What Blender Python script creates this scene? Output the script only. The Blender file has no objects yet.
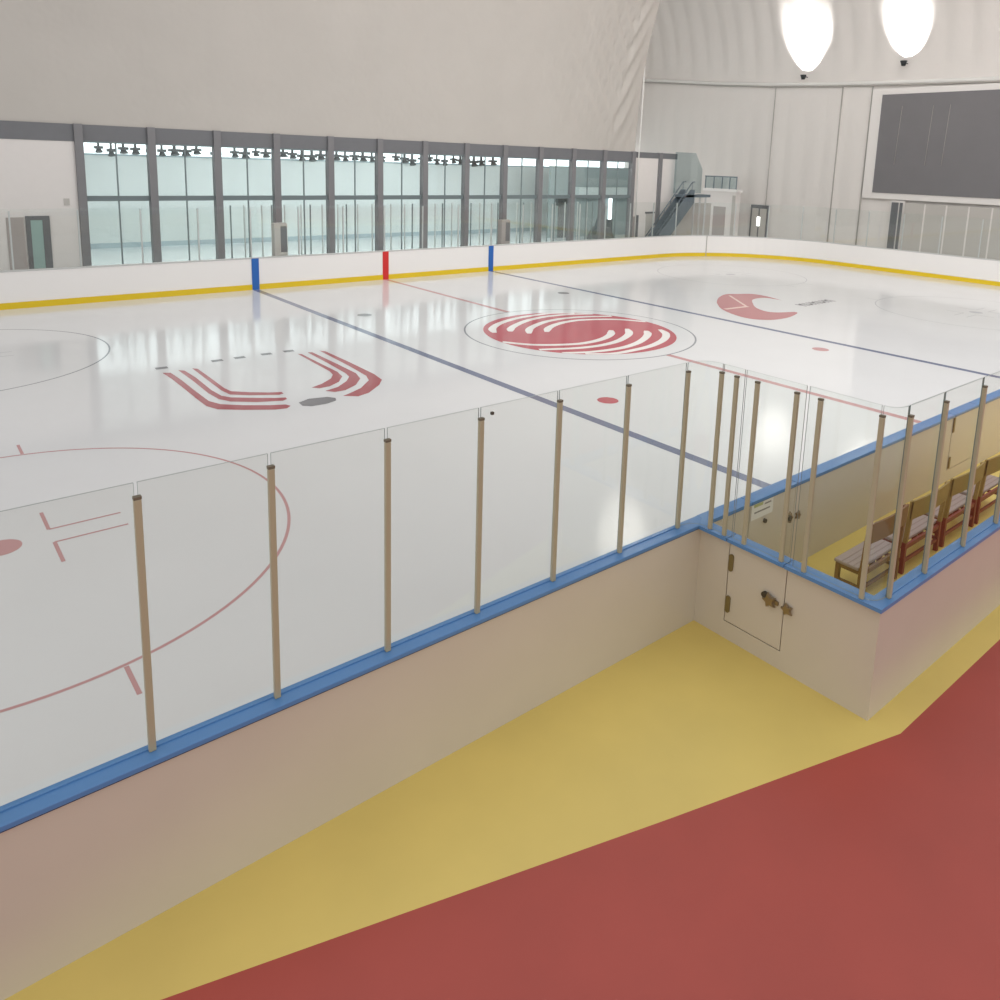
import bpy, bmesh, math, random
from mathutils import Vector, Matrix
random.seed(7)
sc = bpy.context.scene
COL = sc.collection
PI = math.pi

# ------------------------------------------------------------------ materials
def lin(c):
    out = []
    for v in c[:3]:
        v = v / 255.0
        out.append(v / 12.92 if v <= 0.04045 else ((v + 0.055) / 1.055) ** 2.4)
    return (*out, 1.0)

def mat(name, rgb, rough=0.5, metal=0.0, spec=0.5, noise=0.0, nscale=3.0, bump=0.0, bscale=8.0, ior=None, emit=None):
    m = bpy.data.materials.new(name); m.use_nodes = True
    nt = m.node_tree; b = nt.nodes['Principled BSDF']
    b.inputs['Base Color'].default_value = lin(rgb)
    b.inputs['Roughness'].default_value = rough
    b.inputs['Metallic'].default_value = metal
    b.inputs['Specular IOR Level'].default_value = spec
    if ior: b.inputs['IOR'].default_value = ior
    if emit:
        b.inputs['Emission Color'].default_value = lin(emit[0]); b.inputs['Emission Strength'].default_value = emit[1]
    if noise or bump:
        tc = nt.nodes.new('ShaderNodeTexCoord')
    if noise:
        n = nt.nodes.new('ShaderNodeTexNoise'); n.inputs['Scale'].default_value = nscale; n.inputs['Detail'].default_value = 4
        nt.links.new(tc.outputs['Object'], n.inputs['Vector'])
        mx = nt.nodes.new('ShaderNodeMix'); mx.data_type = 'RGBA'
        lo = [max(0, v * (1 - noise)) for v in rgb]; hi = [min(255, v * (1 + noise)) for v in rgb]
        mx.inputs['A'].default_value = lin(lo); mx.inputs['B'].default_value = lin(hi)
        nt.links.new(n.outputs['Fac'], mx.inputs['Factor']); nt.links.new(mx.outputs['Result'], b.inputs['Base Color'])
    if bump:
        n2 = nt.nodes.new('ShaderNodeTexNoise'); n2.inputs['Scale'].default_value = bscale; n2.inputs['Detail'].default_value = 3
        nt.links.new(tc.outputs['Object'], n2.inputs['Vector'])
        bp = nt.nodes.new('ShaderNodeBump'); bp.inputs['Strength'].default_value = bump; bp.inputs['Distance'].default_value = 0.3
        nt.links.new(n2.outputs['Fac'], bp.inputs['Height']); nt.links.new(bp.outputs['Normal'], b.inputs['Normal'])
    return m

def pane_mat(name, tint, gloss):
    m = bpy.data.materials.new(name); m.use_nodes = True
    nt = m.node_tree; nt.nodes.clear()
    o = nt.nodes.new('ShaderNodeOutputMaterial'); mx = nt.nodes.new('ShaderNodeMixShader')
    t = nt.nodes.new('ShaderNodeBsdfTransparent'); g = nt.nodes.new('ShaderNodeBsdfGlossy')
    t.inputs['Color'].default_value = (*tint, 1); g.inputs['Roughness'].default_value = 0.03
    g.inputs['Color'].default_value = (0.9, 0.95, 0.93, 1)
    mx.inputs['Fac'].default_value = gloss
    nt.links.new(t.outputs[0], mx.inputs[1]); nt.links.new(g.outputs[0], mx.inputs[2]); nt.links.new(mx.outputs[0], o.inputs['Surface'])
    return m

M = dict(
    ice=mat('ice', (222, 222, 222), rough=0.10, spec=0.5, ior=1.31, noise=0.012, nscale=0.6),
    ice_red=mat('paint_red', (188, 96, 104), rough=0.15, ior=1.31),
    ice_red_pale=mat('paint_red_pale', (196, 152, 152), rough=0.15, ior=1.31),
    ice_red_deep=mat('paint_red_deep', (172, 98, 102), rough=0.15, ior=1.31),
    ice_blue=mat('paint_blue', (122, 128, 150), rough=0.15, ior=1.31),
    ice_grey=mat('paint_grey', (132, 130, 132), rough=0.15, ior=1.31),
    ice_ring=mat('paint_ring', (150, 152, 156), rough=0.15, ior=1.31),
    ice_ring_pale=mat('paint_ring_pale', (196, 197, 199), rough=0.15, ior=1.31),
    ice_white=mat('paint_white', (240, 236, 232), rough=0.15, ior=1.31),
    ice_cream=mat('paint_cream', (232, 200, 190), rough=0.15, ior=1.31),
    ice_crescent=mat('paint_crescent', (188, 124, 126), rough=0.15, ior=1.31),
    floor_red=mat('floor_red', (170, 72, 62), rough=0.42, noise=0.06, nscale=0.9),
    floor_yellow=mat('floor_yellow', (222, 196, 110), rough=0.42, noise=0.05, nscale=0.8),
    floor_grey=mat('floor_grey', (186, 184, 180), rough=0.5),
    board=mat('board_cream', (206, 196, 180), rough=0.30, noise=0.02, nscale=1.2),
    board_white=mat('board_white', (236, 233, 230), rough=0.3),
    seam=mat('seam_dark', (96, 88, 76), rough=0.7),
    kick=mat('kick_yellow', (222, 190, 30), rough=0.35),
    rail=mat('rail_blue', (86, 132, 184), rough=0.28),
    lip=mat('lip_shade_navy', (40, 62, 100), rough=0.5),  # trim under the cap rails, with their shadow gap painted in as navy
    rail_grey=mat('rail_grey', (196, 196, 194), rough=0.4),
    mark_blue=mat('mark_blue', (34, 98, 176), rough=0.35),
    mark_red=mat('mark_red', (206, 40, 40), rough=0.35),
    brass=mat('brass_post', (176, 166, 138), rough=0.4),
    brass_dark=mat('brass_cap', (112, 102, 84), rough=0.5),
    alu=mat('alu_post', (196, 200, 198), rough=0.4, metal=0.2),
    hinge=mat('hinge_olive', (128, 112, 70), rough=0.4, metal=0.3),
    latch=mat('latch_metal', (150, 132, 104), rough=0.3, metal=0.7),
    latch_dark=mat('latch_dark', (70, 60, 46), rough=0.5),
    edge=mat('glass_edge', (128, 136, 132), rough=0.4),
    column=mat('column_grey', (124, 123, 125), rough=0.5, noise=0.02),
    header=mat('header_grey', (112, 113, 116), rough=0.55, noise=0.03),
    frame=mat('frame_grey', (112, 124, 126), rough=0.5),
    sill=mat('sill_white', (206, 212, 210), rough=0.5),
    panel=mat('panel_white', (222, 217, 213), rough=0.6, noise=0.01),
    hall_wall=mat('hall_wall', (204, 212, 212), rough=0.7, noise=0.03, nscale=0.15),
    hall_floor=mat('hall_floor', (232, 238, 240), rough=0.15, ior=1.31),
    hall_base=mat('hall_base', (158, 176, 182), rough=0.6),
    hall_part=mat('hall_partition', (150, 163, 164), rough=0.7, noise=0.03, nscale=0.5),
    hall_ledge=mat('hall_ledge', (196, 208, 208), rough=0.6),
    hall_dark=mat('hall_dark', (62, 74, 78), rough=0.6),
    clere=mat('clerestory_light', (240, 246, 248), rough=0.6, emit=((244, 250, 252), 1.8)),
    black=mat('black_metal', (34, 40, 42), rough=0.5),
    tube=mat('lamp_white', (255, 255, 255), emit=((250, 252, 255), 3.0)),
    fabric_side=mat('fabric_side', (190, 185, 178), rough=0.75, noise=0.02, nscale=0.4, bump=0.35, bscale=0.5),  # darker than the end fabric: weaker light on the slope put into the colour
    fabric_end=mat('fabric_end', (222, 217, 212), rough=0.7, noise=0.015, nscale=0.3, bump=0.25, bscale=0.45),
    rope=mat('rope_grey', (172, 168, 162), rough=0.7),
    rim=mat('seam_rim', (222, 220, 216), rough=0.6),
    score=mat('score_dark', (116, 114, 116), rough=0.45, noise=0.03, nscale=0.8),
    score_frame=mat('score_frame', (226, 222, 218), rough=0.6),
    door_dark=mat('door_dark', (104, 106, 108), rough=0.5),
    door_grey=mat('door_grey', (168, 160, 156), rough=0.6),
    door_green=mat('door_green', (150, 176, 170), rough=0.3),
    steel=mat('stair_steel', (104, 116, 124), rough=0.5, metal=0.1),
    part_grey=mat('part_grey', (186, 182, 176), rough=0.6),
    wood=mat('chair_brown', (128, 92, 54), rough=0.45, noise=0.08, nscale=6),
    wood_olive=mat('chair_olive', (150, 126, 66), rough=0.45, noise=0.06, nscale=6),
    wood_red=mat('chair_red', (132, 58, 40), rough=0.45, noise=0.06, nscale=6),
    cushion=mat('chair_cushion', (168, 150, 144), rough=0.7),
    cushion_line=mat('chair_cushion_line', (154, 136, 130), rough=0.7),
    paper=mat('paper', (226, 222, 214), rough=0.7),
    ink=mat('ink', (140, 136, 128), rough=0.7),
    ink_green=mat('ink_green', (176, 178, 120), rough=0.7),
    glass=pane_mat('rink_glass', (0.968, 0.982, 0.972), 0.035),
    glass_far=pane_mat('far_glass', (0.975, 0.985, 0.98), 0.03),
    glass_win=pane_mat('window_glass', (0.88, 0.915, 0.915), 0.05),
    glass_screen=pane_mat('screen_glass', (0.78, 0.83, 0.84), 0.06),
)

# ------------------------------------------------------------------ mesh helpers
def bm_box(bm, a, b, mi=0, edge_mi=None, thin=None):
    x0, y0, z0 = [min(a[i], b[i]) for i in range(3)]; x1, y1, z1 = [max(a[i], b[i]) for i in range(3)]
    v = [bm.verts.new(p) for p in ((x0,y0,z0),(x1,y0,z0),(x1,y1,z0),(x0,y1,z0),(x0,y0,z1),(x1,y0,z1),(x1,y1,z1),(x0,y1,z1))]
    fs = []
    for idx, ax in (((3,2,1,0),2),((4,5,6,7),2),((0,1,5,4),1),((2,3,7,6),1),((1,2,6,5),0),((3,0,4,7),0)):
        f = bm.faces.new([v[i] for i in idx])
        f.material_index = mi if (thin is None or ax == thin) else edge_mi
        fs.append(f)
    return v

def bm_prism(bm, pts, z0, z1, mi=0):
    lo = [bm.verts.new((p[0], p[1], z0)) for p in pts]; hi = [bm.verts.new((p[0], p[1], z1)) for p in pts]
    n = len(pts)
    for f in (bm.faces.new(hi), bm.faces.new(lo[::-1])): f.material_index = mi
    for i in range(n):
        j = (i + 1) % n
        bm.faces.new((lo[i], lo[j], hi[j], hi[i])).material_index = mi

def bm_tube(bm, path, r, n=8, mi=0, cap=True):
    path = [Vector(p) for p in path]; rings = []
    for i, p in enumerate(path):
        d = (path[min(i+1, len(path)-1)] - path[max(i-1, 0)]).normalized()
        a = d.orthogonal().normalized() if i == 0 else (rings_a - d * rings_a.dot(d)).normalized()
        rings_a = a; b = d.cross(a)
        rr = r[i] if isinstance(r, (list, tuple)) else r
        rings.append([bm.verts.new(p + (a * math.cos(2*PI*k/n) + b * math.sin(2*PI*k/n)) * rr) for k in range(n)])
    for i in range(len(rings) - 1):
        for k in range(n):
            f = bm.faces.new((rings[i][k], rings[i][(k+1) % n], rings[i+1][(k+1) % n], rings[i+1][k])); f.material_index = mi; f.smooth = True
    if cap:
        bm.faces.new(rings[0][::-1]).material_index = mi; bm.faces.new(rings[-1]).material_index = mi

def obj(name, bm, mats, parent=None, bevel=0.0, label=None, stuff=None):
    me = bpy.data.meshes.new(name)
    bmesh.ops.recalc_face_normals(bm, faces=bm.faces)
    bm.to_mesh(me); bm.free()
    for m in (mats if isinstance(mats, (list, tuple)) else [mats]): me.materials.append(M[m])
    o = bpy.data.objects.new(name, me); COL.objects.link(o)
    if parent is not None:
        o.parent = parent; o.matrix_parent_inverse = parent.matrix_basis.inverted()
    if bevel:
        md = o.modifiers.new('bevel', 'BEVEL'); md.width = bevel; md.segments = 2; md.limit_method = 'ANGLE'
    if label: o['label'] = label
    if stuff: o['kind'] = stuff
    return o

def box(name, a, b, m, parent=None, bevel=0.0, label=None):
    bm = bmesh.new(); bm_box(bm, a, b); return obj(name, bm, m, parent, bevel, label)

def thing(name, label, cat, loc=(0,0,0), group=None):
    o = bpy.data.objects.new(name, None); COL.objects.link(o); o.location = loc; o.empty_display_size = 0.2
    o['label'] = label; o['category'] = cat
    if group: o['group'] = group
    return o

def tag(o, label, cat, group=None):
    o['label'] = label; o['category'] = cat
    if group: o['group'] = group
    return o

def struct(o, label=None):
    o['kind'] = 'structure'
    if label: o['label'] = label
    return o

def sroot(name, loc, label=None):
    o = bpy.data.objects.new(name, None); COL.objects.link(o); o.location = loc; o.empty_display_size = 0.2
    return struct(o, label)

def flat(name, pts, z, m, parent, label=None):
    bm = bmesh.new(); f = bm.faces.new([bm.verts.new((p[0], p[1], z)) for p in pts])
    if f.normal.z < 0: f.normal_flip()
    bmesh.ops.triangulate(bm, faces=bm.faces)
    o = obj(name, bm, m, parent, label=label)
    return o

def bm_flat(bm, pts, z, mi=0):
    f = bm.faces.new([bm.verts.new((p[0], p[1], z)) for p in pts]); f.material_index = mi; f.normal_update()
    if f.normal.z < 0: f.normal_flip()
    return f

def bm_ring(bm, c, r, w, z, n=128, mi=0):
    a = [bm.verts.new((c[0] + (r - w/2)*math.cos(2*PI*k/n), c[1] + (r - w/2)*math.sin(2*PI*k/n), z)) for k in range(n)]
    b = [bm.verts.new((c[0] + (r + w/2)*math.cos(2*PI*k/n), c[1] + (r + w/2)*math.sin(2*PI*k/n), z)) for k in range(n)]
    for k in range(n):
        bm.faces.new((a[k], b[k], b[(k+1) % n], a[(k+1) % n])).material_index = mi

def spline(pts, per=8):
    P = [Vector((p[0], p[1], 0)) for p in pts]; out = []
    for i in range(len(P) - 1):
        p0 = P[max(i-1, 0)]; p1 = P[i]; p2 = P[i+1]; p3 = P[min(i+2, len(P)-1)]
        for k in range(per):
            t = k / per
            out.append(0.5*((2*p1) + (p2-p0)*t + (2*p0-5*p1+4*p2-p3)*t*t + (3*p1-p0-3*p2+p3)*t**3))
    out.append(P[-1]); return out

# ------------------------------------------------------------------ dimensions
W = 30.49            # rink width
HB = 1.50            # top of the boards
HP = 3.75            # top of the posts
HG = 3.88            # top of the glass
ZF = -0.02           # rubber floor around the ice
YW = 33.5            # window wall
XE = 40.0            # end wall of the dome
CX, CR = 22.55, 8.5  # rounded corner of the rink

# ------------------------------------------------------------------ floor
bm = bmesh.new()
bm_flat(bm, [(-45,-25),(45,-25),(45,-3.07),(-12.08,-3.07),(-15.18,-2.18),(-22.6,0.04),(-45,6.7)], ZF, 0)
bm_flat(bm, [(-22.6,0.04),(-15.18,-2.18),(-12.08,-3.07),(45,-3.07),(45,0.04)], ZF, 1)
bm_flat(bm, [(-45,6.7),(-22.6,0.04),(45,0.04),(45,55),(-45,55)], ZF, 2)
struct(obj('floor', bm, ['floor_red', 'floor_yellow', 'floor_grey']))

# ------------------------------------------------------------------ ice sheet and everything painted in it
def rink_outline(off=0.0, n=24, x_left=-30.0):
    pts = [(x_left, -off), (CX, -off)]
    def arc(cx, cy, a0, a1):
        for k in range(n + 1):
            a = a0 + (a1 - a0) * k / n
            pts.append((cx + (CR + off) * math.cos(a), cy + (CR + off) * math.sin(a)))
    arc(CX, CR, -PI/2, 0); arc(CX, W - CR, 0, PI/2)
    pts.append((x_left, W + off))
    return pts

bm = bmesh.new(); bm_prism(bm, rink_outline(0.02), ZF, 0.0)
ice = struct(obj('floor_ice', bm, 'ice'), 'glossy white ice sheet with painted lines and logos')
def stripe(name, x, w, m, label):
    bm = bmesh.new(); bm_flat(bm, [(x-w/2, 0.06), (x+w/2, 0.06), (x+w/2, W-0.06), (x-w/2, W-0.06)], 0.002)
    return obj(name, bm, m, ice, label=label)
stripe('blue_line', -7.097, 0.30, 'ice_blue', 'blue line nearer the camera, meeting the bench')
stripe('blue_line', 7.097, 0.30, 'ice_blue', 'blue line on the far side of the centre circle')
CY = W / 2
for y0, y1 in ((0.06, CY-4.5), (CY+4.5, W-0.06)):
    bm = bmesh.new(); bm_flat(bm, [(-0.13, y0), (0.13, y0), (0.13, y1), (-0.13, y1)], 0.002); obj('red_line', bm, 'ice_red_pale', ice)
bm = bmesh.new(); bm_ring(bm, (0, CY), 4.5, 0.07, 0.002); obj('centre_circle', bm, 'ice_ring', ice, label='thin grey ring round the red swirl')

XF, YF, YN = 19.74, 7.156, 7.095
for sx in (-1, 1):
    for sy in (-1, 1):
        c = (sx*XF, CY + sy*YF)
        bm = bmesh.new(); bm_ring(bm, c, 4.5, 0.055, 0.002)
        for e in (-1, 1):            # outside hash marks
            for f in (-1, 1):
                x = c[0] + e*0.86; y = c[1] + f*(4.46); bm_flat(bm, [(x-.03, y), (x+.03, y), (x+.03, y + f*0.66), (x-.03, y + f*0.66)], 0.002)
        obj('faceoff_circle', bm, 'ice_red_pale' if sx < 0 and sy < 0 else ('ice_ring' if sx < 0 else 'ice_ring_pale'), ice)
        bm = bmesh.new()
        for e in (-1, 1):
            for f in (-1, 1):
                x0, y0 = c[0] + e*0.72, c[1] + f*0.28
                xs = sorted((x0, x0 + e*1.12)); ys = sorted((y0, y0 + f*0.80))
                bm_flat(bm, [(xs[0], y0-.025), (xs[1], y0-.025), (xs[1], y0+.025), (xs[0], y0+.025)], 0.002)
                bm_flat(bm, [(x0-.03, ys[0]), (x0+.03, ys[0]), (x0+.03, ys[1]), (x0-.03, ys[1])], 0.0025)
        obj('hash_mark', bm, 'ice_red_pale' if sx < 0 and sy < 0 else 'ice_ring_pale', ice)
        bm = bmesh.new(); bm_flat(bm, [(c[0] + .3*math.cos(2*PI*k/32), c[1] + .3*math.sin(2*PI*k/32)) for k in range(32)], 0.002)
        obj('faceoff_spot', bm, 'ice_red_pale' if sx < 0 else 'ice_ring_pale', ice)
        c2 = (sx*5.60, CY + sy*YN)
        bm = bmesh.new(); bm_flat(bm, [(c2[0] + .30*math.cos(2*PI*k/32), c2[1] + .30*math.sin(2*PI*k/32)) for k in range(32)], 0.002)
        obj('neutral_spot', bm, 'ice_red' if (sx, sy) == (-1, -1) else ('ice_red_pale' if sy < 0 else 'ice_grey'), ice)

# the swirl in the middle: red disc with white crescents, two-fold symmetric
bm = bmesh.new(); bm_flat(bm, [(3.78*math.cos(2*PI*k/96), CY + 3.78*math.sin(2*PI*k/96)) for k in range(96)], 0.002)
sw = obj('swirl_logo', bm, 'ice_red', ice, label='round red logo of swirling white stripes')
ARCS = [[(-3.04,16.76),(-2.62,17.44),(-1.75,18.07),(-0.58,18.50),(0.46,18.62),(1.53,18.58),(2.4,18.10)],
        [(-2.37,16.62),(-1.95,17.09),(-1.19,17.58),(-0.27,17.97),(0.81,18.15),(2.04,17.98),(3.0,17.55)],
        [(-1.98,15.95),(-1.42,16.59),(-0.65,17.05),(0.19,17.36),(1.13,17.45),(2.09,17.28),(3.35,16.75)],
        [(-1.21,15.81),(-0.66,16.32),(0.05,16.68),(0.89,16.86),(1.78,16.76),(3.01,16.10),(3.74,15.10)]]
bm = bmesh.new()
for A in ARCS:
    P = spline(A, 10); n = len(P)
    for s in (1, -1):
        L, Rr = [], []
        for i, p in enumerate(P):
            d = (P[min(i+1, n-1)] - P[max(i-1, 0)]).normalized(); t = i / (n - 1)
            w = (0.08 + 0.08 * t/0.12) if t < 0.12 else 0.16 - 0.045 * t
            nn = Vector((-d.y, d.x, 0)) * w
            for lst, q in ((L, p + nn), (Rr, p - nn)):
                v = Vector((q.x * s, (q.y - CY) * s, 0))
                if v.length > 3.77: v *= 3.77 / v.length
                lst.append(bm.verts.new((v.x, CY + v.y, 0.004)))
        for i in range(n - 1):
            try: bm.faces.new((L[i], L[i+1], Rr[i+1], Rr[i]))
            except ValueError: pass
obj('white_stripe', bm, 'ice_white', sw)

# the rounded U-shaped logo on the left
U = [[(-14.75,17.59),(-14.55,17.46),(-14.52,16.48),(-14.53,15.16),(-14.52,14.1),(-14.36,13.67),(-13.9,13.25),(-13.36,12.88),(-13.0,12.72),(-12.94,12.54),(-13.1,12.39),(-13.39,12.46),(-14.04,12.87),(-14.56,13.28),(-14.71,13.7),(-14.72,14.43),(-14.71,15.58),(-14.71,16.83)],
     [(-14.29,17.64),(-14.15,17.48),(-14.11,16.53),(-14.15,15.07),(-14.10,14.39),(-13.94,14.1),(-13.4,13.68),(-13.0,13.41),(-12.76,13.3),(-12.78,13.15),(-12.93,13.06),(-13.53,13.32),(-14.07,13.74),(-14.26,14.13),(-14.31,14.82),(-14.28,16.22)],
     [(-13.89,17.63),(-13.77,17.48),(-13.78,16.46),(-13.80,15.07),(-13.75,14.66),(-13.38,14.3),(-12.93,13.97),(-12.65,13.84),(-12.66,13.67),(-12.81,13.62),(-13.48,14.02),(-13.88,14.37),(-13.94,14.87),(-13.92,16.0)],
     [(-9.77,17.66),(-9.64,17.49),(-9.63,15.84),(-9.66,14.08),(-9.77,13.4),(-10.1,12.97),(-10.71,12.45),(-11.11,12.31),(-11.44,12.58),(-11.24,12.66),(-10.68,12.98),(-10.12,13.56),(-9.95,14.03),(-9.85,15.41)],
     [(-10.2,17.63),(-10.06,17.58),(-10.05,15.72),(-10.07,14.46),(-10.23,13.87),(-10.65,13.34),(-11.13,13.03),(-11.45,13.03),(-11.63,13.27),(-11.17,13.43),(-10.69,13.84),(-10.41,14.23),(-10.33,14.63),(-10.25,16.05)],
     [(-10.55,17.64),(-10.45,17.53),(-10.46,15.99),(-10.46,14.89),(-10.57,14.36),(-10.91,13.89),(-11.32,13.62),(-11.65,13.59),(-11.8,13.78),(-11.39,13.98),(-10.94,14.34),(-10.71,14.7),(-10.63,15.07),(-10.59,16.46)]]
bm = bmesh.new()
for p in U: bm_flat(bm, p, 0.003)
bmesh.ops.triangulate(bm, faces=bm.faces)
ul = obj('striped_logo', bm, 'ice_red_deep', ice, label='red logo of triple stripes bent into a U')
bm = bmesh.new(); bm_flat(bm, [(-12.66,12.68),(-12.3,12.85),(-11.82,12.73),(-11.68,12.52),(-11.77,12.3),(-12.09,12.18),(-12.51,12.2),(-12.69,12.37)], 0.003)
obj('puck_mark', bm, 'ice_grey', ul, label='grey puck shape closing the U')
bm = bmesh.new()
for x in (-14.62, -12.98, -12.27, -11.40, -10.64):
    bm_flat(bm, [(x-.18, 18.02), (x+.16, 18.00), (x+.18, 18.26), (x-.16, 18.28)], 0.003)
obj('dash_mark', bm, 'ice_grey', ul, label='row of five grey dashes above the U')

# the crescent logo with its small slanted caption
bm = bmesh.new()
CRES = [(10.39,16.44),(11.65,17.28),(12.97,17.81),(13.69,17.52),(14.4,17.12),(14.43,16.26),(14.01,15.14),(14.0,15.79),(13.7,16.13),(12.86,16.06),(12.02,15.5),(11.01,14.62),(10.58,13.8),(10.80,13.34),(11.67,12.98),(11.52,12.72),(10.28,12.36),(9.25,12.35),(8.67,12.61),(8.31,13.19),(8.57,14.23),(9.29,15.38),(10.39,16.44)]
bm_flat(bm, [tuple(p[:2]) for sgm in (CRES[:7], CRES[6:15], CRES[14:]) for p in spline(sgm, 4)[:-1]], 0.003)
bmesh.ops.triangulate(bm, faces=bm.faces)
cl = obj('crescent_logo', bm, 'ice_crescent', ice, label='pale red crescent logo beyond the far blue line')
bm = bmesh.new()
def seg(bm, a, b, w, z):
    a, b = Vector((*a, 0)), Vector((*b, 0)); d = (b-a).normalized(); n = Vector((-d.y, d.x, 0))*w/2
    bm_flat(bm, [(a+n)[:2], (a-n)[:2], (b-n)[:2], (b+n)[:2]], z)
seg(bm, (12.81,17.44), (10.77,14.95), .13, .005); seg(bm, (10.9,15.0), (9.3,15.15), .22, .0055)
obj('arrow_line', bm, 'ice_cream', cl)
bm = bmesh.new()
x, y = 13.50, 14.05
glyphs = ['\\/', '|-|', '|_|', '/-', '|=']
for k in range(5):     # unreadable slanted grey characters
    gx = 13.55 + k*0.60
    seg(bm, (gx, 14.10), (gx+.06, 13.50), .13, .003); seg(bm, (gx+.34, 14.10), (gx+.38, 13.50), .13, .0034)
    seg(bm, (gx, 13.95 - .3*(k % 2)), (gx+.38, 13.72 + .2*((k+1) % 2)), .14, .0038)
obj('caption_mark', bm, 'ice_grey', cl, label='small grey slanted caption beside the crescent')

# ------------------------------------------------------------------ glass and posts of the near side
def pane(name, x0, x1, y0, y1, z0, z1, axis, parent, m='glass'):
    bm = bmesh.new(); bm_box(bm, (x0, y0, z0), (x1, y1, z1), 0, 1, axis)
    return obj(name, bm, [m, 'edge'], parent)

def post_at(x, y, nx, ny, parent, z0=HB, z1=HP):
    """channel post standing on the outer side (nx, ny) of the glass, with a darker end cap"""
    bm = bmesh.new(); w = 0.029; d = 0.045
    if ny: bm_box(bm, (x-w, y, z0), (x+w, y+ny*d, z1))
    else: bm_box(bm, (x, y-w, z0), (x+nx*d, y+w, z1))
    p = obj('post', bm, 'brass', parent, bevel=0.008)
    bm = bmesh.new(); w2 = 0.030
    if ny: bm_box(bm, (x-w2, y, z1), (x+w2, y+ny*d, z1+.025))
    else: bm_box(bm, (x, y-w2, z1), (x+nx*d, y+w2, z1+.025))
    obj('post_cap', bm, 'brass_dark', p)
    return p

# long run of near boards, left of the bench
nb = thing('rink_barrier', 'cream boards with blue rail and tall clear glass in the left foreground', 'rink barrier', (-12.19, 0, ZF))
box('board_panel', (-30, -0.10, ZF), (-12.03, 0.07, HB-.07), 'board', nb)
box('rail_lip', (-30, -0.115, HB-.07), (-12.03, 0.08, HB-.05), 'lip', nb)
bm = bmesh.new(); bm_prism(bm, [(-30,-.135),(-12.285,-.135),(-12.05,0.0),(-12.05,.09),(-30,.09)], HB-.05, HB)
obj('cap_rail', bm, 'rail', nb, bevel=0.008, label='blue cap rail')
bm = bmesh.new(); bm_box(bm, (-30, 0.012, HB), (-12.6, 0.046, HB+.012)); obj('glass_channel', bm, 'rail', nb)
xs = [-12.59, -13.76, -14.92, -16.05, -17.18, -18.34, -19.42, -20.57, -21.72]
for x in xs: post_at(x, 0.02, 0, -1, nb)
lim = xs + [-22.87]
for a, b in zip(lim[1:], lim[:-1]): pane('glass_pane', a+.014, b-.014, 0.022, 0.036, HB+.002, HG, 1, nb)
bm = bmesh.new()         # small clip on the third post from the bench corner
bm_box(bm, (-15.93, -0.03, HG-.09), (-15.90, 0.0, HG-.06)); obj('glass_clip', bm, 'latch_dark', nb)

# bench: side boards with the gate
bs = thing('rink_barrier', 'cream bench side wall with blue rail running out from the rink corner', 'rink barrier', (-12.12, -1.4, ZF))
GX0, GX1 = -12.19, -12.05
bm = bmesh.new()
bm_box(bm, (GX0, -0.60, ZF), (GX1, -0.10, HB-.07)); bm_box(bm, (GX0, -2.72, ZF), (GX1, -1.50, HB-.07)); bm_box(bm, (GX0, -1.50, ZF), (GX1, -0.60, 0.235))
obj('board_panel', bm, 'board', bs)
box('rail_lip', (GX0-.015, -0.60, HB-.07), (GX1, -0.115, HB-.05), 'lip', bs); box('rail_lip', (GX0-.015, -2.735, HB-.07), (GX1, -1.50, HB-.05), 'lip', bs)
bm = bmesh.new(); bm_prism(bm, [(-12.285,-.60),(-12.05,-.60),(-12.05,0.0),(-12.285,-.135)], HB-.05, HB)
obj('cap_rail', bm, 'rail', bs, label='blue cap rail')
bm = bmesh.new(); bm_prism(bm, [(-12.285,-2.77),(-12.05,-2.56),(-12.05,-1.50),(-12.285,-1.50)], HB-.05, HB)
obj('cap_rail', bm, 'rail', bs, label='blue cap rail')
XG = -12.215
for y in (-0.29, -0.53, -1.74, -2.50): post_at(XG, y, -1, 0, bs)
for a, b in ((-0.645, -0.29), (-2.48, -1.56)): pane('glass_pane', XG, XG+.014, a+.01, b-.01, HB+.002, HG, 0, bs)
def corner_pane(p0, pc, p1, parent):
    """rounded corner pane: quarter bend from p0 to p1 about the corner pc"""
    bm = bmesh.new(); n = 12; inn, out = [], []
    for k in range(n + 1):
        t = k / n
        q = Vector(p0)*(1-t)**2 + Vector(pc)*2*t*(1-t) + Vector(p1)*t*t
        d = ((Vector(pc)-Vector(p0))*(1-t) + (Vector(p1)-Vector(pc))*t).normalized(); nn = Vector((-d.y, d.x))*0.007
        inn.append([bm.verts.new((*(q+nn), z)) for z in (HB+.002, HG)]); out.append([bm.verts.new((*(q-nn), z)) for z in (HB+.002, HG)])
    for k in range(n):
        for L in (inn, out):
            f = bm.faces.new((L[k][0], L[k+1][0], L[k+1][1], L[k][1])); f.smooth = True
        bm.faces.new((inn[k][1], inn[k+1][1], out[k+1][1], out[k][1])).material_index = 1
        bm.faces.new((inn[k][0], out[k][0], out[k+1][0], inn[k+1][0])).material_index = 1
    for k in (0, n): bm.faces.new((inn[k][0], inn[k][1], out[k][1], out[k][0])).material_index = 1
    return obj('corner_pane', bm, ['glass', 'edge'], parent, label='rounded glass corner')
corner_pane((-12.57, 0.029), (-12.208, 0.029), (-12.208, -0.28), bs)
corner_pane((-12.208, -2.49), (-12.208, -2.663), (-11.96, -2.663), bs)

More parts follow.
